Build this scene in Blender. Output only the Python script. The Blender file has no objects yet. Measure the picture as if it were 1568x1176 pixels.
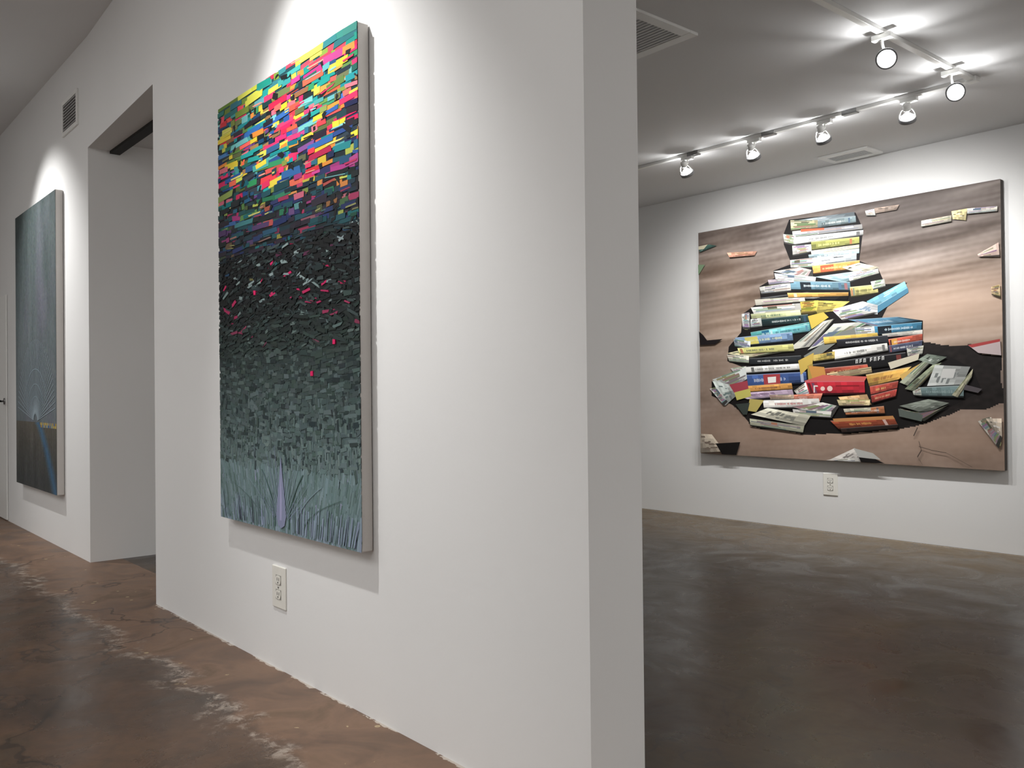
import bpy, bmesh, math, random
import numpy as np
from mathutils import Vector, Matrix, noise
random.seed(7)
D=bpy.data; SC=bpy.context.scene; COL=SC.collection
SC.view_settings.view_transform='Standard'

def lin(c):
    o=[]
    for v in c[:3]:
        v=max(0,min(255,v))/255.
        o.append(v/12.92 if v<=.04045 else ((v+.055)/1.055)**2.4)
    return (*o,1.0)
# ------------------------------------------------------------ materials
def mat(name,color,rough=.5,metal=0,emit=None,es=0,bump=None,spec=.5):
    m=D.materials.new(name); m.use_nodes=True; n=m.node_tree.nodes; l=m.node_tree.links
    b=n['Principled BSDF']; b.inputs['Base Color'].default_value=lin(color)
    b.inputs['Roughness'].default_value=rough; b.inputs['Metallic'].default_value=metal
    b.inputs['Specular IOR Level'].default_value=spec
    if emit: b.inputs['Emission Color'].default_value=lin(emit); b.inputs['Emission Strength'].default_value=es
    if bump:
        tc=n.new('ShaderNodeTexCoord'); nz=n.new('ShaderNodeTexNoise'); nz.inputs['Scale'].default_value=bump[0]; nz.inputs['Detail'].default_value=1
        bp=n.new('ShaderNodeBump'); bp.inputs['Strength'].default_value=bump[1]; bp.inputs['Distance'].default_value=.002
        l.new(tc.outputs['Object'],nz.inputs['Vector']); l.new(nz.outputs['Fac'],bp.inputs['Height']); l.new(bp.outputs['Normal'],b.inputs['Normal'])
    return m
def wallmat(name,c1,c2):
    m=mat(name,c1,.75,bump=(60,.12),spec=.2); n=m.node_tree.nodes; l=m.node_tree.links
    tc=n.new('ShaderNodeTexCoord'); nz=n.new('ShaderNodeTexNoise'); nz.inputs['Scale'].default_value=.9; nz.inputs['Detail'].default_value=1
    r=n.new('ShaderNodeValToRGB'); r.color_ramp.elements[0].position=.35; r.color_ramp.elements[1].position=.65
    r.color_ramp.elements[0].color=lin(c1); r.color_ramp.elements[1].color=lin(c2)
    l.new(tc.outputs['Object'],nz.inputs['Vector']); l.new(nz.outputs['Fac'],r.inputs['Fac']); l.new(r.outputs['Color'],n['Principled BSDF'].inputs['Base Color'])
    return m
def attrmat(name,rough=.45,spec=.4):
    m=mat(name,(128,128,128),rough,spec=spec); n=m.node_tree.nodes; l=m.node_tree.links
    a=n.new('ShaderNodeAttribute'); a.attribute_name='Col'; l.new(a.outputs['Color'],n['Principled BSDF'].inputs['Base Color']); return m
M_wall=wallmat('white_wall_paint',(226,226,225),(230,230,229))
M_ceil=wallmat('white_ceiling_paint',(222,222,222),(226,226,226))
M_art=attrmat('painted_canvas',.6,.2); M_oil=attrmat('oil_paint_strokes',.5,.22)
M_canvas=mat('primed_canvas_edge',(206,202,198),.8,bump=(400,.3))
M_white=mat('white_enamel',(235,235,232),.35); M_plate=mat('ivory_plastic',(232,230,222),.3)
M_gap=mat('outlet_gap',(150,148,142),.6)
M_dark=mat('dark_recess',(18,17,16),.7); M_slot=mat('slot_black',(30,28,26),.6)
M_steel=mat('satin_steel',(150,150,150),.3,1.0)
M_lens=mat('lit_lamp_lens',(255,255,255),.3,emit=(255,254,250),es=14)
M_glass=mat('glowing_reflector_glass',(230,232,235),.15,emit=(255,252,246),es=1.3)
M_band=mat('grey_lamp_ring',(120,120,122),.4)

def floormat():
    m=mat('stained_concrete',(90,70,50),.25,spec=.4); n=m.node_tree.nodes; l=m.node_tree.links; B=n['Principled BSDF']
    g=n.new('ShaderNodeNewGeometry'); sep=n.new('ShaderNodeSeparateXYZ'); l.new(g.outputs['Position'],sep.inputs[0])
    def nz(scale,detail=4,dist=0,rough=.6):
        t=n.new('ShaderNodeTexNoise'); t.inputs['Scale'].default_value=scale; t.inputs['Detail'].default_value=detail; t.inputs['Distortion'].default_value=dist; t.inputs['Roughness'].default_value=rough
        l.new(g.outputs['Position'],t.inputs['Vector']); return t.outputs['Fac']
    def ramp(f,stops):
        r=n.new('ShaderNodeValToRGB'); e=r.color_ramp.elements
        e[0].position=stops[0][0]; e[0].color=lin(stops[0][1]); e[1].position=stops[-1][0]; e[1].color=lin(stops[-1][1])
        for p,c in stops[1:-1]: x=e.new(p); x.color=lin(c)
        l.new(f,r.inputs['Fac']); return r.outputs['Color']
    def math_(op,a,b=None,c=None,clamp=False):
        k=n.new('ShaderNodeMath'); k.operation=op; k.use_clamp=clamp
        for i,v in enumerate((a,b,c)):
            if v is None: continue
            if isinstance(v,(int,float)): k.inputs[i].default_value=v
            else: l.new(v,k.inputs[i])
        return k.outputs[0]
    def mix(f,a,b,mode='MIX'):
        k=n.new('ShaderNodeMix'); k.data_type='RGBA'; k.blend_type=mode
        if isinstance(f,(int,float)): k.inputs[0].default_value=f
        else: l.new(f,k.inputs[0])
        for s,v in ((6,a),(7,b)):
            if isinstance(v,tuple): k.inputs[s].default_value=v
            else: l.new(v,k.inputs[s])
        return k.outputs[2]
    Y=sep.outputs['Y']
    big=nz(.8,4,.6); med=nz(3.0,6,1.0); fine=nz(24,4,.3)
    red=ramp(big,[(.3,(60,48,36)),(.44,(90,68,52)),(.56,(106,80,60)),(.7,(78,66,50))])
    olive=ramp(big,[(.3,(46,33,17)),(.45,(66,49,25)),(.56,(54,35,19)),(.7,(78,60,32))])
    far_reflect=ramp(big,[(.3,(86,68,42)),(.5,(110,90,58)),(.7,(124,104,70))])  # lighter olive by the back wall: its reflection put into the colour
    zone=math_('MULTIPLY_ADD',Y,1.4,-1.9,True)
    c=mix(zone,red,mix(math_('MULTIPLY_ADD',Y,.5,-2.35,True),olive,far_reflect))
    c=mix(.5,c,ramp(med,[(.3,(120,116,112)),(.5,(205,200,194)),(.7,(255,252,245))]),'MULTIPLY')
    c=mix(.4,c,ramp(fine,[(.35,(170,165,160)),(.6,(255,255,255))]),'MULTIPLY')
    wob=nz(1.7,5,.5,.65)
    d=math_('ADD',Y,math_('MULTIPLY',math_('SUBTRACT',wob,.5),.6))
    yy=math_('LESS_THAN',Y,1.9)
    strip=math_('MULTIPLY',math_('MULTIPLY_ADD',d,14,-17.0,True),yy)
    c=mix(math_('MULTIPLY',strip,.6),c,ramp(med,[(.35,(104,80,64)),(.55,(146,116,95)),(.7,(122,100,82))]))
    edge=math_('SUBTRACT',1,math_('MULTIPLY',math_('ABSOLUTE',math_('SUBTRACT',d,1.235)),15),None,True)
    blot=math_('MULTIPLY_ADD',nz(15,6,.4,.8),8,-3.8,True)
    e2=math_('MULTIPLY',math_('MULTIPLY',edge,blot),yy)
    c=mix(math_('MULTIPLY',e2,.7),c,lin((188,174,160)))
    v=n.new('ShaderNodeTexVoronoi'); v.inputs['Scale'].default_value=12; l.new(g.outputs['Position'],v.inputs['Vector'])
    sp=math_('MULTIPLY',math_('LESS_THAN',v.outputs['Distance'],.12),math_('GREATER_THAN',med,.55))
    c=mix(math_('MULTIPLY',math_('MULTIPLY',sp,strip),.6),c,lin((200,182,142)))
    v2=n.new('ShaderNodeTexVoronoi'); v2.feature='DISTANCE_TO_EDGE'; v2.inputs['Scale'].default_value=.55
    av=n.new('ShaderNodeVectorMath'); av.operation='ADD'; nzc=n.new('ShaderNodeTexNoise'); nzc.inputs['Scale'].default_value=2.5; nzc.inputs['Detail'].default_value=4
    l.new(g.outputs['Position'],nzc.inputs['Vector']); l.new(g.outputs['Position'],av.inputs[0]); l.new(nzc.outputs['Color'],av.inputs[1]); l.new(av.outputs[0],v2.inputs['Vector'])
    cr=math_('LESS_THAN',v2.outputs['Distance'],.006)
    c=mix(math_('MULTIPLY',cr,.55),c,lin((34,25,20)))
    # ragged joint where the slab meets the walls
    jn=math_('MULTIPLY',math_('SUBTRACT',fine,.5),.05)
    jy=math_('ADD',Y,jn)
    c=mix(math_('MULTIPLY',math_('GREATER_THAN',jy,6.455),.6),c,lin((150,130,102)))
    c=mix(math_('MULTIPLY',math_('GREATER_THAN',jy,6.482),.8),c,lin((44,36,30)))
    part=math_('MULTIPLY',math_('GREATER_THAN',sep.outputs['X'],-4.98),math_('LESS_THAN',Y,1.7))
    pj=math_('MULTIPLY',math_('MULTIPLY',math_('GREATER_THAN',jy,1.614),part),math_('GREATER_THAN',med,.47))
    c=mix(math_('MULTIPLY',pj,.7),c,lin((205,198,188)))
    l.new(c,B.inputs['Base Color'])
    rr=n.new('ShaderNodeMapRange'); rr.inputs['From Min'].default_value=.3; rr.inputs['From Max'].default_value=.7; rr.inputs['To Min'].default_value=.2; rr.inputs['To Max'].default_value=.4
    l.new(med,rr.inputs['Value']); l.new(math_('ADD',rr.outputs[0],math_('MULTIPLY',strip,.15)),B.inputs['Roughness'])
    bn=nz(5,2,.3)
    bp=n.new('ShaderNodeBump'); bp.inputs['Strength'].default_value=.12; bp.inputs['Distance'].default_value=.01; l.new(bn,bp.inputs['Height']); l.new(bp.outputs['Normal'],B.inputs['Normal'])
    return m
M_floor=floormat()

# ------------------------------------------------------------ mesh helpers
def obj(name,me,m=None,parent=None):
    o=D.objects.new(name,me); COL.objects.link(o)
    if m: me.materials.append(m)
    if parent: o.parent=parent
    return o
def empty(name,loc=(0,0,0)):
    e=D.objects.new(name,None); e.location=loc; e.empty_display_size=.1; COL.objects.link(e); return e
def box(name,x0,x1,y0,y1,z0,z1,m,parent=None,bev=0):
    bm=bmesh.new(); bmesh.ops.create_cube(bm,size=1)
    for v in bm.verts: v.co=Vector(((x0+x1)/2+v.co.x*(x1-x0),(y0+y1)/2+v.co.y*(y1-y0),(z0+z1)/2+v.co.z*(z1-z0)))
    if bev: bmesh.ops.bevel(bm,geom=bm.edges[:],offset=bev,segments=2,affect='EDGES',profile=.5)
    me=D.meshes.new(name); bm.to_mesh(me); bm.free(); return obj(name,me,m,parent)
def lathe(name,prof,m,parent=None,seg=28):
    vs=[];fs=[]
    for r,z in prof:
        for i in range(seg): a=2*math.pi*i/seg; vs.append((r*math.cos(a),r*math.sin(a),z))
    for j in range(len(prof)-1):
        for i in range(seg): k=(i+1)%seg; fs.append((j*seg+i,j*seg+k,(j+1)*seg+k,(j+1)*seg+i))
    me=D.meshes.new(name); me.from_pydata(vs,[],fs); me.update()
    for p in me.polygons: p.use_smooth=True
    return obj(name,me,m,parent)
def tube(name,pts,r,m,parent=None):
    cu=D.curves.new(name,'CURVE'); cu.dimensions='3D'; cu.bevel_depth=r; cu.bevel_resolution=4
    s=cu.splines.new('POLY'); s.points.add(len(pts)-1)
    for p,q in zip(s.points,pts): p.co=(*q,1)
    cu.materials.append(m); o=D.objects.new(name,cu); COL.objects.link(o)
    if parent: o.parent=parent
    return o
class Paint:
    """collects coloured faces -> one mesh with a colour attribute"""
    def __init__(s): s.v=[];s.f=[];s.c=[]
    def face(s,pts,c): k=len(s.v); s.v+=[tuple(p) for p in pts]; s.f.append(tuple(range(k,k+len(pts)))); s.c.append(c)
    def build(s,name,m,parent):
        me=D.meshes.new(name); me.from_pydata(s.v,[],s.f); me.update()
        at=me.color_attributes.new('Col','FLOAT_COLOR','CORNER'); buf=[]
        for f,c in zip(s.f,s.c):
            cc=lin(c)
            for _ in f: buf+=cc
        at.data.foreach_set('color',buf); return obj(name,me,m,parent)

# ------------------------------------------------------------ room shell
YW=1.625; YB=1.833; XR=-1.62; XL=-4.98; XJ=-6.53; YJ=1.69; HT=3.65; HL=2.935; Y2=6.5
box('floor',-12.2,3.7,-4.2,6.7,-.1,0,M_floor)
box('wall_partition',XL,XR,YW,YB,0,HT,M_wall)
box('wall_left',-12,XJ,YJ,1.9,0,HT,M_wall)
box('wall_passage',XJ-.2,XJ,1.9,Y2,0,HT,M_wall)
me=D.meshes.new('wall_lintel'); b=2.875; yb=YB
vs=[(XJ,YJ,b),(XL,YW,b),(XL,yb,b),(XJ,yb,b),(XJ,YJ,HT),(XL,YW,HT),(XL,yb,HT),(XJ,yb,HT)]
me.from_pydata(vs,[],[(3,2,1,0),(4,5,6,7),(0,1,5,4),(1,2,6,5),(2,3,7,6),(3,0,4,7)]); obj('wall_lintel',me,M_wall)
box('sliding_door_track',XJ,XL,YB,1.9,2.855,HL,M_dark)
box('wall_back',-6.73,3.5,Y2,Y2+.2,0,HL+.1,M_wall)
box('wall_right',3.5,3.7,-4,Y2+.2,0,HT,M_wall)
box('wall_near',-12,3.5,-4.2,-4,0,HT,M_wall)
box('wall_far_left',-12.2,-12,-4.2,1.9,0,HT,M_wall)
box('wall_bulkhead',XR,3.5,YW,YB,HL,HT,M_wall)
box('ceiling',XJ,3.5,YB,Y2,HL,HL+.1,M_ceil)
box('ceiling_high',-12.2,3.7,-4.2,1.9,HT,HT+.1,M_ceil)

# ------------------------------------------------------------ door with lever
dr=empty('door_1',(-9.25,YJ-.002,0))
box('slab',-.92,0,-.012,0,.01,2.1,M_white,dr,.003)
h=lathe('rose',[(0,0),(.03,0),(.03,.008),(0,.01)],M_steel,dr); h.rotation_euler=(math.pi/2,0,0); h.location=(-.07,-.012,1.11)
tube('lever',[(-.07,-.012,1.11),(-.07,-.06,1.11),(-.06,-.066,1.11),(.05,-.066,1.112)],.009,M_steel,dr)

# ------------------------------------------------------------ outlets
def outlet(x,y,z):
    e=empty('wall_outlet',(x,y,z)); w,hh=.062,.087
    box('plate',-w,w,-.007,0,-hh,hh,M_plate,e,.003)
    for s in (-1,1):
        zc=s*.03
        pr=[(.022*math.cos(a),.024*math.sin(a)) for a in [i*math.pi/12 for i in range(24)]]
        pr=[(a,max(-.018,min(.018,b))) for a,b in pr]
        bm=bmesh.new(); f=bm.faces.new([bm.verts.new((a,-.0075,zc+b)) for a,b in pr])
        r=bmesh.ops.extrude_face_region(bm,geom=[f]); bmesh.ops.translate(bm,vec=(0,-.002,0),verts=[v for v in r['geom'] if isinstance(v,bmesh.types.BMVert)])
        bmesh.ops.recalc_face_normals(bm,faces=bm.faces[:]); me=D.meshes.new('receptacle'); bm.to_mesh(me); bm.free(); obj('receptacle',me,M_plate,e)
        for dx in (-.008,.008): box('slot',dx-.0015,dx+.0015,-.0102,-.009,zc-.002,zc+.01,M_slot,e)
        box('ground_hole',-.003,.003,-.0102,-.009,zc-.013,zc-.007,M_slot,e)
        box('gap',-.025,.025,-.0074,-.0068,zc-.0205,zc+.0205,M_gap,e)
    s=lathe('screw',[(0,-.001),(.004,-.001),(.004,0)],M_steel,e,12); s.rotation_euler=(-math.pi/2,0,0); s.location=(0,-.008,0)
outlet(-3.435,YW,.345); outlet(-3.742,Y2,.38)

# ------------------------------------------------------------ vents
def vent(name,cx,cy,cz,w,h,rot,nl,slat=M_white,fr=.03,tilt=-38,back=None):
    e=empty(name,(cx,cy,cz)); e.rotation_euler=rot   # built in XZ plane facing -Y
    box('backing',-w/2,w/2,-.002,-.0005,-h/2,h/2,back or M_dark,e)
    box('frame_top',-w/2-fr,w/2+fr,-.014,0,h/2,h/2+fr,M_white,e,.002); box('frame_bottom',-w/2-fr,w/2+fr,-.014,0,-h/2-fr,-h/2,M_white,e,.002)
    box('frame_side_a',-w/2-fr,-w/2,-.014,0,-h/2,h/2,M_white,e,.002); box('frame_side_b',w/2,w/2+fr,-.014,0,-h/2,h/2,M_white,e,.002)
    for i in range(nl):
        z=-h/2+(i+.5)*h/nl; a=h/nl*.27
        box('louvre',-w/2,w/2,-.013,-.006,z-a,z+a,slat,e)
M_gv=mat('grey_louvre',(205,205,205),.5); M_gb=mat('duct_shadow',(62,60,58),.7)
vent('air_vent',-6.97,YJ,3.22,.36,.2,(0,0,0),9,mat('dull_louvre',(150,150,150),.5),back=M_gb)
vent('ceiling_vent',-2.97,3.31,HL,.36,.36,(math.pi/2,0,0),14,M_gv,.06)
vent('ceiling_vent',-3.43,6.3,HL,.3,.14,(math.pi/2,0,0),5,M_gv,.05,back=M_gb)

# ------------------------------------------------------------ abstract painting (brick like strokes)
def lerp(a,b,t): t=max(0,min(1,t)); return tuple(x+(y-x)*t for x,y in zip(a,b))
def jit(c,s): k=random.uniform(-s,s); return tuple(max(0,min(255,x+k+random.uniform(-s,s)*.4)) for x in c)
def canvas(name,x0,x1,yf,yb,z0,z1,side=M_canvas):
    e=empty(name,(x0,yf,z1)); W=x1-x0; H=z1-z0
    box('stretched_canvas',0,W,0,yb-yf,-H,0,side,e,.004)
    return e,W,H
e1,W,H=canvas('abstract_brushstroke_painting',-3.925,-2.685,1.575,YW-.003,.595,2.455)
P=Paint()
PAL=[(0,115,125),(20,140,140),(35,80,150),(50,105,170),(205,30,90),(210,50,62),(222,90,65),(226,140,60),(215,195,60),(200,205,85),(45,135,88),(25,95,80),(105,65,125),(175,55,125),(100,170,172),(85,125,60),(140,100,60),(215,110,125),(25,70,110),(30,40,50),(120,135,60),(30,90,120),(70,150,150),(90,100,60)]
def fade(v): return max(0,min(1,(v-.19)/.19))
def base(u,v):
    if v<.38: return lerp((26,70,80),(12,17,21),v/.3)
    if v<.58: return lerp((11,14,15),(26,34,34),(v-.38)/.2)
    return lerp((32,42,41),(112,132,133),(v-.58)/.34)
n=90
for j in range(n):
    for i in range(24):
        u0,u1,v0,v1=i/24,(i+1)/24,j/n,(j+1)/n
        P.face([(u0*W,-.001,-v0*H),(u0*W,-.001,-v1*H),(u1*W,-.001,-v1*H),(u1*W,-.001,-v0*H)],jit(base(u0,v0),5))
def stroke(cx,cz,w,h,ang,c,t,rag=.18):
    ca,sa=math.cos(ang),math.sin(ang); q=[]
    for sx,sz in ((-1,1),(-1,-1),(1,-1),(1,1)):
        x=sx*w/2*(1+random.uniform(-rag,rag)); z=sz*h/2*(1+random.uniform(-rag,rag))
        q.append((cx+x*ca-z*sa,cz+x*sa+z*ca))
    q=[(min(max(x,-.005),W+.005),min(max(z,-H-.001),.002)) for x,z in q]
    f=[(x,-t,z) for x,z in q]; b=[(x,0.0,z) for x,z in q]
    P.face(f,c)
    for i in range(4): k=(i+1)%4; P.face([b[i],b[k],f[k],f[i]],tuple(x*.8 for x in c))
v=0.006
while v<1:
    if v<.36: h=random.uniform(.016,.030)
    elif v<.6: h=random.uniform(.009,.016)
    elif v<.86: h=random.uniform(.012,.019)
    else: h=random.uniform(.016,.024)
    x=random.uniform(-.06,0)
    while x<W:
        u=x/W; vv=v+random.gauss(0,.004)
        if v<.38:
            w=random.choice([.04,.06,.08,.11,.15])*random.uniform(.8,1.25)
            hot=math.exp(-((u-.6)/.4)**2)
            dk=fade(v+random.gauss(0,.025))
            if v<.03: c=random.choice([(20,140,130),(40,120,110),(215,60,80),(60,150,145),(205,205,80),(40,110,120),(110,140,50)])
            elif random.random()<.12+dk*.75: c=random.choice([(16,22,26),(20,40,48),(18,58,66),(32,26,38),(26,38,76)])
            else:
                c=random.choice(PAL)
                if random.random()<.2*hot: c=random.choice([(210,40,80),(225,85,75),(222,190,60),(215,50,100),(228,140,60)])
                c=lerp(c,(18,26,32),dk*.65)
            c=jit(c,12 if dk<.5 else 5); ang=random.gauss(.0,.035); t=random.uniform(.0015,.004)
            stroke(x+w/2,-vv*H,w,h*random.uniform(.75,1.1),ang,c,t,.1)
            r=random.random()
            if r<.14: stroke(x+random.uniform(0,w),-vv*H,w*.3,h*.9,random.gauss(0,.5),(14,18,22),t+.001,.5)
            elif r<.28: stroke(x+random.uniform(0,w),-vv*H-.004,w*.7,h*.25,random.gauss(0,.05),lerp(random.choice([(215,205,110),(200,40,90),(120,185,185),(225,145,125),(20,30,40)]),(30,40,44),dk*.8),t+.001,.3)
        elif v<.6:
            w=random.uniform(.02,.07); r=random.random()
            c=(12,15,17)
            if r<.2: c=(28,38,40)
            elif r<.28: c=(48,60,60)
            elif r<.305: c=(116,132,132)
            elif r<.33 and v<.44: c=random.choice([(70,30,56),(30,60,90),(90,86,54),(20,76,76),(54,44,80)])
            elif r<.332: c=(180,30,85)
            if v>.46: c=lerp(c,(52,66,62),(v-.46)/.2)
            stroke(x+w/2,-vv*H,w,h*random.uniform(.5,1.1),random.gauss(-.12*(u-.5)*2,.2),jit(c,4),random.uniform(.0015,.005),.4)
        elif v<.86:
            w=random.uniform(.018,.06); r=random.random(); g=base(u,v)
            c=g
            if r<.16: c=lerp(g,(24,34,36),.6)
            elif r<.40: c=lerp(g,(150,170,168),.22)
            elif r<.5: c=lerp(g,(50,66,60),.5)
            vert=max(0,(v-.68)/.16)
            if random.random()<vert*.65: w,hh=h*.9,random.uniform(.02,.045)
            else: hh=h
            stroke(x+w/2,-vv*H,w,hh,random.gauss((u-.5)*.2,.06),jit(c,5),random.uniform(.001,.003),.2)
        else:
            w=random.uniform(.007,.014); hh=random.uniform(.03,.08); g=(108,130,132)
            r=random.random(); c=g
            if r<.2: c=(90,112,110)
            elif r<.4: c=(122,142,148)
            elif r<.43 : c=(138,146,168)
            if v>.955 and random.random()<.4: c=lerp(c,(156,170,194),.6)
            stroke(x+w/2,-vv*H,w,hh,(u-.5)*-.7*(1 if v<.95 else .4),jit(c,4),random.uniform(.001,.002),.2)
            x+=.002
        x+=w*random.uniform(.62,.95)
    v+=h*.82/H
for fu,fv in ((.86,.60),(.72,.66),(.31,.47)): stroke(fu*W,-fv*H,.02,.018,0,(200,30,90),.006)
def poly(pts,c,t=.0042): P.face([(u*W,-t,-v_*H) for u,v_ in pts],c)
for s in (-1,1):
    for k in range(3):
        pts=[]
        for i in range(15):
            t=i/14; pts.append((.5+s*(.05+.05*k+(.10+.07*k)*t**2),.99-(.12-.02*k)*t))
        cc=((66,92,86),(124,144,152),(84,108,104))[k]
        for a,b in zip(pts,pts[1:]):
            if not(0.01<a[0]<.985 and .01<b[0]<.985): continue
            w=.007
            P.face([(a[0]*W,-.0036,-a[1]*H),((a[0]+w)*W,-.0036,-a[1]*H),((b[0]+w)*W,-.0036,-b[1]*H),(b[0]*W,-.0036,-b[1]*H)],cc)
for k in range(18):   # fine pale rays fanning out of the lower edge
    an=math.radians(-58+116*k/17)
    if abs(an)<.12: continue
    L=random.uniform(.08,.15)*H; cx,cz=.5*W+math.sin(an)*.07,-.985*H+math.cos(an)*.05
    bx,bz=cx+math.sin(an)*L,cz+math.cos(an)*L; w=.0022
    P.face([(cx-w,-.0041,cz),(cx+w,-.0041,cz),(bx+w*.4,-.0041,bz),(bx-w*.4,-.0041,bz)],random.choice([(138,148,176),(130,146,160)]))
for i in range(90):
    u=random.uniform(.02,.97)
    if abs(u-.5)<.06: continue
    v0=random.uniform(.93,.965); k=(u-.5)*.05
    P.face([((u+k)*W,-.004,-v0*H),((u)*W,-.004,-.995*H),((u+.005)*W,-.004,-.995*H),((u+k+.003)*W,-.004,-v0*H)],random.choice([(134,150,168),(154,166,192),(114,134,140)]))
cone=[(.5,.835),(.488,.88),(.474,.93),(.464,.965),(.476,.985),(.5,.992),(.524,.985),(.536,.965),(.527,.93),(.512,.88)]
poly(cone,(134,140,168),.0046); poly([(.5,.87),(.493,.93),(.49,.975),(.505,.975),(.507,.93)],(160,160,194),.005)
P.build('brush_strokes',M_oil,e1)

# ------------------------------------------------------------ second abstract painting (left)
e0,W0,H0=canvas('abstract_radiating_painting',-8.6,-7.2,1.635,YJ-.003,.412,2.7)
P=Paint(); nx,ny=80,120
for j in range(ny):
    for i in range(nx):
        u,v=(i+.5)/nx,(j+.5)/ny
        a=lerp((66,76,76),(96,104,108),v/.7)
        k=noise.noise(Vector((u*9,v*3,1)))*12+noise.noise(Vector((u*40,v*10,4)))*8
        a=tuple(x+k for x in a)
        g=noise.noise(Vector((u*4,v*4,8)))
        a=lerp(a,(110,104,122),max(0,g)*.6)
        if v>.765:
            a=lerp((88,84,76),(62,64,64),(v-.765)/.2)
            b_=.55+.42*((v-.765)/.235)**.7
            if abs(u-b_)<.10: a=lerp((66,98,126),a,abs(u-b_)/.10)
            if .765<v<.785 and u>.62: a=random.choice([(150,124,64),(60,96,140),(160,150,96)])
            a=tuple(x+k for x in a)
        P.face([(i/nx*W0,-.001,-j/ny*H0),(i/nx*W0,-.001,-(j+1)/ny*H0),((i+1)/nx*W0,-.001,-(j+1)/ny*H0),((i+1)/nx*W0,-.001,-j/ny*H0)],jit(a,5))
for k in range(40):
    an=math.radians(-80+160*k/39); cx,cz=.52*W0,-.765*H0; ux,uz=math.sin(an),math.cos(an)
    R=min(.66,(.46*W0/abs(ux)) if abs(ux)>.01 else 9); a=(cx+ux*.06,cz+uz*.06); b=(cx+ux*R,cz+uz*R); w=.003
    P.face([(a[0]-uz*w,-.003,a[1]+ux*w),(b[0]-uz*w,-.003,b[1]+ux*w),(b[0]+uz*w,-.003,b[1]-ux*w),(a[0]+uz*w,-.003,a[1]-ux*w)][::-1],(136,150,158))
for rr in (.12,.2,.3,.42):
    for k in range(24):
        a0=math.radians(-75+150*k/24); a1=math.radians(-75+150*(k+1)/24); q=[]
        for a_,r_ in ((a0,rr),(a1,rr),(a1,rr+.006),(a0,rr+.006)):
            q.append((min(max(.52*W0+math.sin(a_)*r_,.01),W0-.01),-.0032,-.765*H0+math.cos(a_)*r_))
        P.face(q,(124,140,148))
P.build('painted_surface',M_art,e0)

# ------------------------------------------------------------ book-pile painting
X0,X1,Z0,Z1=-4.985,-2.42,.574,2.575
e2,W2,H2=canvas('book_pile_painting',X0,X1,6.45,Y2-.003,Z0,Z1,mat('dark_canvas_edge',(60,52,46),.7))
src=[(1068,355),(1531,277),(1540,722),(1074,693)]; dst=[(0,0),(1,0),(1,1),(0,1)]
A=[];B=[]
for (x,y),(u,v) in zip(src,dst):
    A.append([x,y,1,0,0,0,-u*x,-u*y]);B.append(u); A.append([0,0,0,x,y,1,-v*x,-v*y]);B.append(v)
Hm=np.append(np.linalg.solve(np.array(A,float),np.array(B,float)),1).reshape(3,3)
def uv(p):   # traced artwork coordinate -> canvas coordinate
    q=Hm@np.array([p[0],p[1],1.]); return (min(max(q[0]/q[2],0.002),.998),min(max(q[1]/q[2],0.002),.998))
P=Paint(); nx,ny=300,230
def inpoly(p,poly):
    r=False; j=len(poly)-1
    for i in range(len(poly)):
        a,b=poly[i],poly[j]
        if (a[1]>p[1])!=(b[1]>p[1]) and p[0]<(b[0]-a[0])*(p[1]-a[1])/(b[1]-a[1])+a[0]: r=not r
        j=i
    return r
sh_r=[uv(p) for p in [(1385,560),(1414,524),(1440,530),(1490,529),(1500,541),(1536,546),(1537,618),(1508,628),(1470,630),(1440,640),(1400,656),(1330,664),(1255,664)]]
sh_l=[uv(p) for p in [(1120,616),(1150,600),(1250,600),(1330,640),(1300,664),(1235,664),(1150,652),(1142,640)]]
def sst(x): x=max(0,min(1,x)); return x*x*(3-2*x)
def tone(c):
    g=sum(c[:3])/3; return tuple((g+(x-g)*.8)*.9 for x in c[:3])
for j in range(ny):
    for i in range(nx):
        u,v=(i+.5)/nx,(j+.5)/ny
        s1=noise.noise(Vector((u*2.0+3,v*24+u*2,0))); s2=noise.noise(Vector((u*7,v*70+u*6,5))); s3=noise.noise(Vector((u*2,v*5,9))); s4=noise.noise(Vector((u*60,v*60,3)))
        top=(106,96,91); mid=(154,136,122); bot=(148,128,115)
        c=lerp(top,mid,(v-.08)/.4) if v<.5 else lerp(mid,bot,(v-.5)/.35)
        low=sst((v-.52)/.1)
        k=((s1*54+s2*30)*(1-.3*sst((v-.3)/.28)))*(1-low)+(noise.noise(Vector((u*9,v*14,2)))*20+s2*8)*low+s4*7
        c=tuple(x+k for x in c)
        c=lerp(c,(202,174,154),sst((u-.62)/.2)*math.exp(-((v-.42)/.12)**2)*.72)
        c=lerp(c,(174,144,122),.35*sst((.3-u)/.2)*math.exp(-((v-.3)/.25)**2))
        c=lerp(c,(66,60,58),max(0,s3)*.8*(1-low)*(1-v))
        c=lerp(c,(176,148,128),.5*max(0,1-abs(v-.9)/.12))
        c=lerp(c,(104,94,90),.55*max(0,1-abs(v-.70)/.1)*max(0,(u-.55)/.4))
        wx=noise.noise(Vector((u*14,v*14,31)))*.012; wy=noise.noise(Vector((u*14,v*14,57)))*.012
        if inpoly((u+wx,v+wy),sh_r) or inpoly((u+wx,v+wy),sh_l): c=(32+s4*10,28+s4*9,27+s4*9)
        P.face([(i/nx*W2,-.001,-j/ny*H2),(i/nx*W2,-.001,-(j+1)/ny*H2),((i+1)/nx*W2,-.001,-(j+1)/ny*H2),((i+1)/nx*W2,-.001,-j/ny*H2)],tuple(x*.95 for x in c))
LAY=[.0015]
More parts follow.
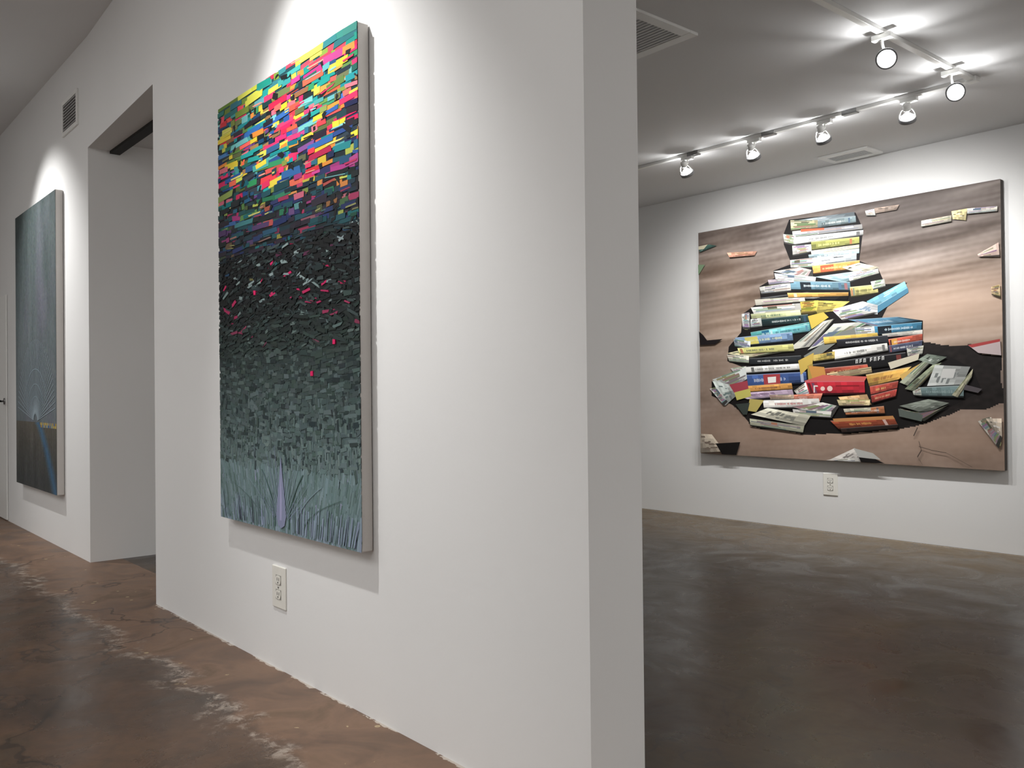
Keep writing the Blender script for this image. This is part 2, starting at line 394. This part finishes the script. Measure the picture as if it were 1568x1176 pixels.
def pf(pts,c,dz=0):
    LAY[0]+=.000008
    q=[uv(p) for p in pts]; P.face([(a*W2,-LAY[0]-dz,-b*H2) for a,b in q][::-1],tone(c))
def bil(q,s,t):
    tl,tr,br,bl=q; 
    return tuple((tl[k]*(1-s)+tr[k]*s)*(1-t)+(bl[k]*(1-s)+br[k]*s)*t for k in (0,1))
def sub(q,s0,s1,t0,t1): return [bil(q,s0,t0),bil(q,s1,t0),bil(q,s1,t1),bil(q,s0,t1)]
def shade(q,c,ns=10,nt=3,amp=.24):
    a=random.uniform(-.22,.22); ph=random.uniform(0,9)
    for i in range(ns):
        for j in range(nt):
            k=1+a*((i+.5)/ns-.5)*2-.22*((j+.5)/nt-.5)*2+noise.noise(Vector((i*.8+ph,j*.9,ph)))*amp
            pf(sub(q,i/ns,(i+1)/ns,j/nt,(j+1)/nt),tuple(x*k for x in c)); LAY[0]-=.000008
    LAY[0]+=.000008
def pages(q,c=(214,210,198)):
    c=tuple(x*.93 for x in c); shade(q,c,8,2,.24)
    nl=max(3,int(abs(q[3][1]-q[0][1])/1.5))
    for i in range(nl):
        t=(i+random.uniform(.3,.7))/nl; s0=random.uniform(0,.4); pf(sub(q,s0,random.uniform(s0+.3,1),t-.05,t+.05),tuple(x*random.uniform(.5,.85) for x in c))
    if random.random()<.4: s0=random.uniform(0,.7); pf(sub(q,s0,s0+random.uniform(.1,.3),.1,.4),random.choice([(90,110,130),(190,120,90),(90,90,70)]))
    pf(sub(q,0,1,.86,1),tuple(x*.3 for x in c))
def spine(q,c,txt=(240,240,235),title=True,alt=None):
    shade(q,c); pf(sub(q,0,1,0,.09),lerp(c,(255,255,255),.3)); pf(sub(q,0,1,.87,1),tuple(x*.3 for x in c))
    if alt:
        a=random.uniform(.05,.3); pf(sub(q,a,a+random.uniform(.15,.3),.1,.88),alt)
    for _ in range(2):
        if random.random()<.6: a=random.choice([.03,.9,.8,.1]); pf(sub(q,a,a+.05,.15,.85),lerp(c,random.choice([(255,255,255),(20,20,20),(200,70,60),(60,90,130)]),.55))
    if title:
        s=random.uniform(.12,.25); e=random.uniform(.55,.88); tt=lerp(c,txt,.75)
        while s<e:
            w=random.uniform(.007,.014)
            hh=random.uniform(.07,.14)
            if random.random()<.8: pf(sub(q,s,s+w,.5-hh,.5+hh),tt)
            s+=w+.007
def cover(q,c,txt=None,n=6):
    shade(q,c,7,4,.24)
    for i in range(n):
        s=random.uniform(.05,.6); t=random.uniform(.1,.8); pf(sub(q,s,s+random.uniform(.1,.35),t,t+random.uniform(.04,.1)),lerp(c,txt or random.choice([(255,255,255),(20,20,20)]),.6))
K=(24,21,21)
pf([(1208,336),(1310,326),(1322,352),(1316,400),(1345,412),(1356,436),(1390,434),(1360,470),(1350,490),(1414,492),(1414,545),(1450,545),(1490,565),(1505,600),(1455,625),(1415,645),(1378,656),(1290,664),(1232,662),(1150,650),(1148,632),(1120,618),(1090,605),(1090,583),(1140,562),(1114,552),(1116,530),(1135,508),(1137,480),(1165,460),(1163,438),(1186,425),(1184,414),(1212,404),(1200,374),(1200,357)],K)
W_=(222,220,212);C_=(212,204,178)
# --- top tier
cover([(1209,339),(1262,331),(1308,325),(1310,340)],(128,142,150)); pages([(1210,337),(1252,337),(1252,350),(1211,354)],(206,196,150))
spine([(1252,338),(1310,331),(1311,342),(1252,350)],(110,128,132))
pages([(1213,354),(1320,344),(1321,352),(1214,364)],(190,188,186)); pf([(1226,351),(1262,349),(1262,352),(1226,355)],(206,96,60))
pages([(1199,358),(1218,360),(1220,376),(1201,372)],W_)
spine([(1216,363),(1322,353),(1322,361),(1217,375)],(206,206,204),(90,90,90))
pages([(1213,376),(1242,374),(1243,386),(1214,392)],W_); spine([(1242,370),(1316,363),(1316,374),(1243,384)],(150,152,72),(240,235,140))
pages([(1242,384),(1316,375),(1316,381),(1243,391)],(230,226,190))
spine([(1238,390),(1316,381),(1316,389),(1240,399)],(140,164,172))
pages([(1210,398),(1254,394),(1254,410),(1211,411)],W_); cover([(1254,394),(1312,388),(1312,400),(1254,408)],(176,186,190))
spine([(1244,407),(1317,399),(1316,412),(1246,420)],(230,150,64),(255,230,150),alt=(200,90,50))
pages([(1184,415),(1225,409),(1246,414),(1244,428)],W_)
pages([(1186,418),(1250,424),(1248,436),(1188,428)],(226,224,222)); cover([(1290,410),(1316,403),(1347,410),(1318,420)],(214,206,176))
spine([(1248,424),(1318,415),(1340,420),(1300,434)],(150,190,200)); pages([(1300,422),(1345,412),(1347,420),(1302,432)],W_)
# --- second tier
spine([(1210,430),(1302,432),(1304,446),(1212,444)],(92,132,150),(230,240,240),alt=(30,40,50))
pages([(1163,439),(1210,431),(1212,446),(1166,450)],W_)
spine([(1302,440),(1344,436),(1346,450),(1304,456)],(182,174,100),(60,60,40)); pages([(1334,432),(1355,428),(1357,440),(1338,445)],W_)
pages([(1176,428),(1216,425),(1216,433),(1178,436)],(196,180,190))
spine([(1160,456),(1236,447),(1302,450),(1298,460)],(26,28,30)); pages([(1156,458),(1232,453),(1234,462),(1158,468)],(220,214,196))
spine([(1206,448),(1300,448),(1300,454),(1208,456)],(206,150,64),title=False)
cover([(1248,460),(1302,462),(1282,476),(1252,480)],(196,176,74),K); pages([(1226,462),(1254,460),(1251,480),(1228,482)],(224,200,70))
cover([(1328,462),(1386,432),(1392,446),(1340,478)],(108,176,200),(230,240,245)); pf([(1336,474),(1391,442),(1392,449),(1342,482)],(66,128,160))
cover([(1276,474),(1322,462),(1345,468),(1345,482)],(220,224,226),(70,110,150)); pages([(1276,476),(1300,472),(1346,480),(1292,492)],W_)
pages([(1150,470),(1226,464),(1228,476),(1156,482)],W_); spine([(1150,480),(1226,474),(1228,484),(1152,490)],(190,196,140),(40,90,80))
pages([(1136,480),(1148,478),(1149,504),(1138,503)],(230,230,226))
spine([(1164,488),(1238,481),(1240,494),(1166,500)],(30,54,56),(230,235,230)); pages([(1150,488),(1166,486),(1168,500),(1150,502)],(210,214,210))
spine([(1150,508),(1240,493),(1244,506),(1152,520)],(66,150,150),(220,245,240),alt=(30,110,150)); pf([(1238,484),(1262,478),(1270,486),(1244,504)],(216,186,64))
spine([(1178,504),(1240,496),(1242,508),(1180,516)],(100,184,190),(20,60,90))
spine([(1126,516),(1214,508),(1216,522),(1132,530)],(112,146,186),(250,240,150),alt=(220,205,90)); pages([(1124,518),(1150,522),(1150,534),(1126,530)],(196,206,214))
pages([(1206,536),(1262,492),(1280,488),(1246,530)],(206,204,190)); pages([(1238,536),(1278,496),(1346,492),(1280,520)],(196,198,186))
pf([(1232,545),(1290,508),(1345,496),(1346,501),(1292,518),(1240,556)],(120,124,118))
# right middle
spine([(1300,490),(1376,486),(1414,492),(1350,502)],(70,120,150),(230,240,245)); spine([(1338,500),(1413,494),(1412,508),(1340,514)],(48,116,152),(230,240,245),alt=(20,30,40))
pages([(1310,502),(1340,500),(1342,514),(1312,514)],(206,214,216)); pages([(1352,512),(1414,506),(1414,513),(1354,518)],(200,196,186))
spine([(1262,516),(1345,510),(1347,518),(1264,528)],(210,172,64),title=False); spine([(1282,520),(1360,514),(1364,526),(1284,532)],(36,38,44))
spine([(1362,520),(1414,512),(1414,524),(1364,532)],(186,74,52),alt=(226,160,60)); spine([(1362,530),(1414,522),(1413,534),(1364,542)],(60,66,92)); pages([(1390,534),(1416,530),(1414,544),(1392,548)],(190,190,176))
spine([(1276,536),(1360,526),(1362,538),(1280,552)],(224,222,214),(40,40,40)); pages([(1244,544),(1280,538),(1280,550),(1248,554)],(216,188,90))
spine([(1243,558),(1388,540),(1390,558),(1250,576)],(22,22,24),title=False)
for i,x in enumerate((1312,1318,1324,1334,1340,1346,1352)):  # lettering of the black spine
    y=557-(x-1312)*.125; pf([(x,y-6),(x+1.4,y-6.2),(x+1.4,y-.4),(x,y)],(200,200,196)); pf([(x,y-6),(x+3.6,y-6.4),(x+3.6,y-5),(x,y-4.6)],(200,200,196))
    if i%2: pf([(x,y-3.4),(x+3.6,y-3.8),(x+3.6,y-2.4),(x,y-2)],(190,190,186))
    else: pf([(x+2.4,y-6.2),(x+3.7,y-6.4),(x+3.7,y-.6),(x+2.4,y-.4)],(190,190,186))
# left middle
pages([(1114,540),(1140,534),(1215,536),(1150,548)],(226,216,170)); pages([(1114,542),(1148,544),(1148,556),(1118,553)],(230,226,206))
spine([(1130,532),(1216,526),(1218,538),(1134,542)],(200,196,110),(60,70,90))
spine([(1148,548),(1228,544),(1230,556),(1150,558)],(38,42,46)); spine([(1142,561),(1230,556),(1232,566),(1144,571)],(222,222,216),(60,60,60))
spine([(1143,573),(1236,569),(1238,587),(1147,592)],(54,84,150),(240,240,245)); pf([(1170,573),(1196,572),(1197,588),(1172,590)],(186,56,62)); pf([(1177,577),(1190,576),(1190,585),(1178,586)],(240,236,230))
pages([(1120,563),(1144,560),(1144,570),(1126,572)],W_)
pf([(1224,552),(1248,540),(1246,556),(1228,574)],(212,176,70)); pf([(1238,560),(1246,556),(1250,578),(1240,584)],(180,150,60))
spine([(1118,600),(1214,592),(1218,606),(1150,612)],(206,178,206),(90,50,100)); spine([(1146,590),(1214,586),(1216,596),(1150,600)],(226,154,66),(90,40,60))
pages([(1092,580),(1143,562),(1146,582),(1118,600)],(206,212,208)); cover([(1092,582),(1120,588),(1128,606),(1112,620)],(196,206,200),(60,90,90)); pages([(1088,594),(1098,592),(1116,614),(1110,620)],W_)
pf([(1118,588),(1146,582),(1148,596),(1128,604)],(186,62,76)); pf([(1126,600),(1150,594),(1152,606),(1130,612)],(216,206,90))
# centre red / orange
spine([(1262,564),(1330,558),(1334,570),(1268,580)],(170,70,50),(240,200,120)); pf([(1240,560),(1264,562),(1268,580),(1246,580)],(214,144,60))
pages([(1268,572),(1336,562),(1338,572),(1272,582)],(206,180,130))
spine([(1328,574),(1398,562),(1376,584),(1334,594)],(220,164,68),(140,60,40)); spine([(1334,592),(1378,584),(1376,596),(1336,606)],(186,66,52),(250,220,120))
pf([(1362,556),(1410,542),(1408,552),(1366,566)],(206,196,170)); pf([(1380,575),(1416,555),(1418,562),(1384,584)],(222,176,84))
spine([(1234,583),(1326,583),(1327,604),(1242,605)],(200,30,46),title=False); pf([(1234,583),(1262,574),(1330,577),(1326,584)],(220,90,80))
for x,r in ((1262,3.4),(1273,4.2)): pf([(x+r*math.cos(a*math.pi/6),595+r*math.sin(a*math.pi/6)) for a in range(12)],(240,200,190))
pf([(1248,590),(1250,590),(1250,601),(1248,601)],(240,220,215)); pf([(1248,590),(1254,590),(1255,592),(1248,592)],(240,220,215)); pf([(1282,590),(1318,590),(1318,592),(1282,592)],(150,20,30)); pages([(1218,598),(1236,585),(1242,605),(1226,608)],W_)
# lower left
cover([(1218,604),(1262,602),(1258,614),(1214,612)],(216,120,94)); spine([(1170,612),(1256,610),(1260,624),(1172,625)],(232,228,220),(206,50,50)); pages([(1180,604),(1218,604),(1218,611),(1182,612)],(206,176,150))
pages([(1214,622),(1262,616),(1287,622),(1276,640)],(224,222,214)); pages([(1216,626),(1276,630),(1274,640),(1218,636)],W_)
cover([(1152,634),(1178,624),(1244,636),(1234,652)],(216,212,188),(80,84,80),14); pages([(1150,640),(1234,652),(1232,663),(1151,651)],(206,206,176))
pf([(1150,610),(1172,612),(1160,630),(1146,628)],(206,186,90)); pf([(1128,618),(1150,616),(1146,634),(1140,634)],(60,70,64))
# lower middle/right
cover([(1286,608),(1330,604),(1337,620),(1296,622)],(216,168,112),(255,240,200)); pages([(1284,612),(1335,612),(1334,622),(1288,622)],(226,206,150))
spine([(1336,606),(1376,596),(1374,608),(1338,618)],(180,58,48),(240,210,150)); spine([(1296,628),(1356,622),(1358,634),(1298,636)],(190,110,64)); pages([(1294,626),(1336,624),(1336,630),(1296,632)],(224,216,190))
spine([(1274,644),(1372,640),(1378,652),(1288,658)],(150,62,36),(250,180,80)); pf([(1278,641),(1370,637),(1373,642),(1280,646)],(206,136,72)); spine([(1290,656),(1378,650),(1377,656),(1292,663)],(44,30,26),title=False)
pages([(1380,586),(1418,552),(1436,548),(1394,592)],(166,172,146)); pages([(1388,596),(1430,560),(1446,556),(1404,600)],(140,150,120)); cover([(1408,552),(1422,543),(1452,548),(1432,560)],(120,132,118))
cover([(1422,592),(1434,560),(1488,563),(1476,590)],(168,172,168),(90,96,96),12); pf([(1446,566),(1466,566),(1462,580),(1442,580)],(200,200,196))
spine([(1408,594),(1478,591),(1478,610),(1412,608)],(98,122,122),(150,172,170)); pages([(1400,600),(1412,594),(1414,608),(1402,606)],(180,184,170))
pages([(1460,606),(1492,566),(1490,580),(1470,610)],(176,172,140)); pf([(1480,590),(1506,597),(1500,603),(1478,598)],(84,78,82))
cover([(1380,622),(1424,612),(1456,618),(1420,634)],(124,132,120),(170,176,166)); pages([(1380,626),(1420,636),(1456,620),(1418,646)],(176,176,150)); pf([(1378,626),(1416,636),(1414,646),(1380,638)],(90,100,92))
# scattered books on the ground
pages([(1326,324),(1340,321),(1342,332),(1328,332)],W_); cover([(1340,320),(1378,315),(1374,323),(1342,328)],(150,130,116))
pages([(1412,340),(1458,332),(1458,342),(1412,350)],(226,216,190)); cover([(1458,326),(1482,322),(1480,340),(1460,338)],(206,190,130)); pages([(1482,322),(1528,319),(1528,327),(1482,331)],(230,222,206))
pages([(1498,392),(1530,374),(1532,396),(1500,396)],(230,196,180)); pages([(1519,442),(1532,438),(1534,459),(1520,454)],(220,190,140))
cover([(1070,378),(1086,373),(1098,375),(1072,385)],(70,110,100)); pf([(1070,376),(1084,373),(1078,380),(1070,381)],(226,216,180))
pages([(1114,386),(1160,384),(1156,391),(1118,394)],(230,160,130)); pf([(1069,404),(1080,404),(1070,420)],(120,150,110))
pf([(1071,506),(1078,512),(1084,520),(1108,518),(1096,526),(1073,527)],(30,24,26)); pf([(1484,530),(1533,521),(1535,546),(1500,542)],(196,176,176)); pf([(1484,530),(1533,521),(1533,525),(1490,534)],(186,60,60))
cover([(1074,663),(1092,664),(1112,690),(1074,692)],(206,190,168),(90,70,60),10); pf([(1098,678),(1136,676),(1130,699),(1108,697)],K)
cover([(1268,706),(1312,686),(1322,702),(1318,712)],(214,208,200),(110,100,96),10); pages([(1268,706),(1316,700),(1322,712),(1276,708)],W_); pf([(1312,688),(1350,706),(1358,713),(1322,712)],K); pf([(1310,686),(1340,694),(1352,704),(1318,700)],(196,196,190))
pages([(1500,646),(1520,640),(1537,672),(1532,688)],(216,210,196)); cover([(1512,642),(1536,642),(1537,670),(1524,660)],(196,180,160))
for cr in ([(1408,655),(1402,668),(1410,676),(1414,690)],[(1410,684),(1430,690),(1452,694),(1492,716)],[(1414,690),(1408,700),(1416,712)]):
    for a,b in zip(cr,cr[1:]): pf([(a[0]-.5,a[1]-.5),(b[0]-.5,b[1]-.5),(b[0]+.6,b[1]+.6),(a[0]+.6,a[1]+.6)],(84,70,62))
P.build('painted_surface',M_art,e2)

# ------------------------------------------------------------ tracks
tr=empty('lighting_track',(-2.13,5.3,HL))
box('rail_long',-3.9,.018,-.018,.018,-.022,0,M_white,tr,.002); box('rail_short',-.018,.018,-3.2,.018,-.022,0,M_white,tr,.002)
box('corner_feed',-.03,.03,-.03,.03,-.03,0,M_white,tr,.003)
for x in (-.75,-1.35,-2.0): box('coupler',x-.05,x+.05,-.021,.021,-.028,0,M_steel,tr,.002)
th=empty('lighting_track',(-3.0,.55,HT))
box('rail',-6.5,4.5,-.018,.018,-.022,0,M_white,th,.002)
def head(x,y,zc,target,power,size=75,blend=.6,off=None,drop=.135,sc=.88,leak=3):
    e=empty('track_light',(x,y,zc-.022))
    box('adapter',-.05,.05,-.017,.017,-.028,0,M_white,e,.003)
    piv=Vector(off or (0,0,0))+Vector((0,0,-drop))
    dirv=(Vector(target)-(Vector((x,y,zc-.022))+piv)).normalized()
    g=empty('head'); g.parent=e; g.location=piv; q=dirv.to_track_quat('-Z','Y'); g.rotation_mode='QUATERNION'; g.rotation_quaternion=q; g.scale=(sc,)*3
    back=q@Vector((0,0,.075*sc))
    tube('stem',[(0,0,-.026),(0,0,-.05),tuple(piv+back*.9)],.007,M_white,e)
    lathe('socket',[(0,.118),(.02,.118),(.026,.11),(.027,.072),(.022,.066),(0,.066)],M_white,g)
    lathe('reflector_bulb',[(.024,.036),(.034,.025),(.046,.006),(.048,-.004)],M_glass,g)
    lathe('bulb_neck',[(.006,.066),(.006,.036),(.024,.036)],M_glass,g)
    lathe('lens',[(.046,-.002),(.04,-.008),(.022,-.013),(0.0005,-.015)],M_lens,g)
    lathe('gimbal_ring',[(.050,.012),(.057,.012),(.058,0),(.057,-.014),(.050,-.014),(.049,0),(.050,.012)],M_band,g)
    tube('yoke',[(.053*math.cos(a),0,.005+.085*math.sin(a)) for a in [math.pi*i/16 for i in range(17)]],.004,M_white,g)
    L=D.lights.new('spot','SPOT'); L.energy=power; L.spot_size=math.radians(size); L.spot_blend=blend; L.shadow_soft_size=.035; L.color=(1,.99,.975)
    lo=D.objects.new('lamp',L); COL.objects.link(lo); lo.parent=g; lo.location=(0,0,-.03)
    if leak:   # light escaping through the vent gap between socket and reflector
        for s in (-1,1):
            L=D.lights.new('vent_glow','POINT'); L.energy=leak/2; L.shadow_soft_size=.005
            lo=D.objects.new('vent_glow',L); COL.objects.link(lo); lo.parent=g; lo.location=(0,s*.016,.05)
head(-2.13,4.24,HL,(-.6,1.6,.9),40,70,.8,(.03,-.02,0),leak=4); head(-2.13,5.02,HL,(-.4,2.2,.9),40,70,.8,(.03,-.02,0),leak=4)
for x,tx in ((-2.5,-3.0),(-3.06,-3.3),(-3.6,-3.9),(-4.19,-4.5)): head(x,5.3,HL,(tx,6.5,1.5),80,120,1.0,(-.02,.02,0),.12)
head(-3.2,.55,HT,(-2.95,1.62,1.75),270,64,1.0,leak=0)
head(-7.9,.55,HT,(-7.5,1.69,1.8),240,78,1.0,leak=0)
head(-5.4,.55,HT,(-5.6,-3.9,1.4),230,120,1.0,leak=0)  # added unseen head, bounces fill off the near wall
head(0.6,.55,HT,(.9,-4,1.0),220,120,1.0,leak=0)  # another added head out of view, more bounce from the near wall
# added area lights, unseen, that raise the soft fill in both rooms
def fill_area(name,x,y,z,sx,sy,p):
    L=D.lights.new(name,'AREA'); L.shape='RECTANGLE'; L.size=sx; L.size_y=sy; L.energy=p; L.color=(1,.99,.98)
    o=D.objects.new(name,L); COL.objects.link(o); o.location=(x,y,z)
fill_area('added_fill',-4,-2.2,HT-.02,9,2.4,170)
fill_area('added_fill',1.8,4.2,HL-.02,2.2,3.6,95)

# ------------------------------------------------------------ camera
th_,pt,ro=math.radians(49.792),math.radians(.504),math.radians(.593)
f=Vector((-math.sin(th_)*math.cos(pt),math.cos(th_)*math.cos(pt),math.sin(pt))); r=Vector((math.cos(th_),math.sin(th_),0)); u=r.cross(f)
r2=r*math.cos(ro)-u*math.sin(ro); u2=u*math.cos(ro)+r*math.sin(ro)
cam=D.cameras.new('camera'); cam.sensor_width=36; cam.lens=1345/1568*36; co=D.objects.new('camera',cam); COL.objects.link(co)
co.matrix_world=Matrix(((r2.x,u2.x,-f.x,0),(r2.y,u2.y,-f.y,0),(r2.z,u2.z,-f.z,1.15),(0,0,0,1)))
SC.camera=co
w=D.worlds.new('world'); SC.world=w; w.use_nodes=True; w.node_tree.nodes['Background'].inputs[0].default_value=(.5,.5,.5,1); w.node_tree.nodes['Background'].inputs[1].default_value=.3
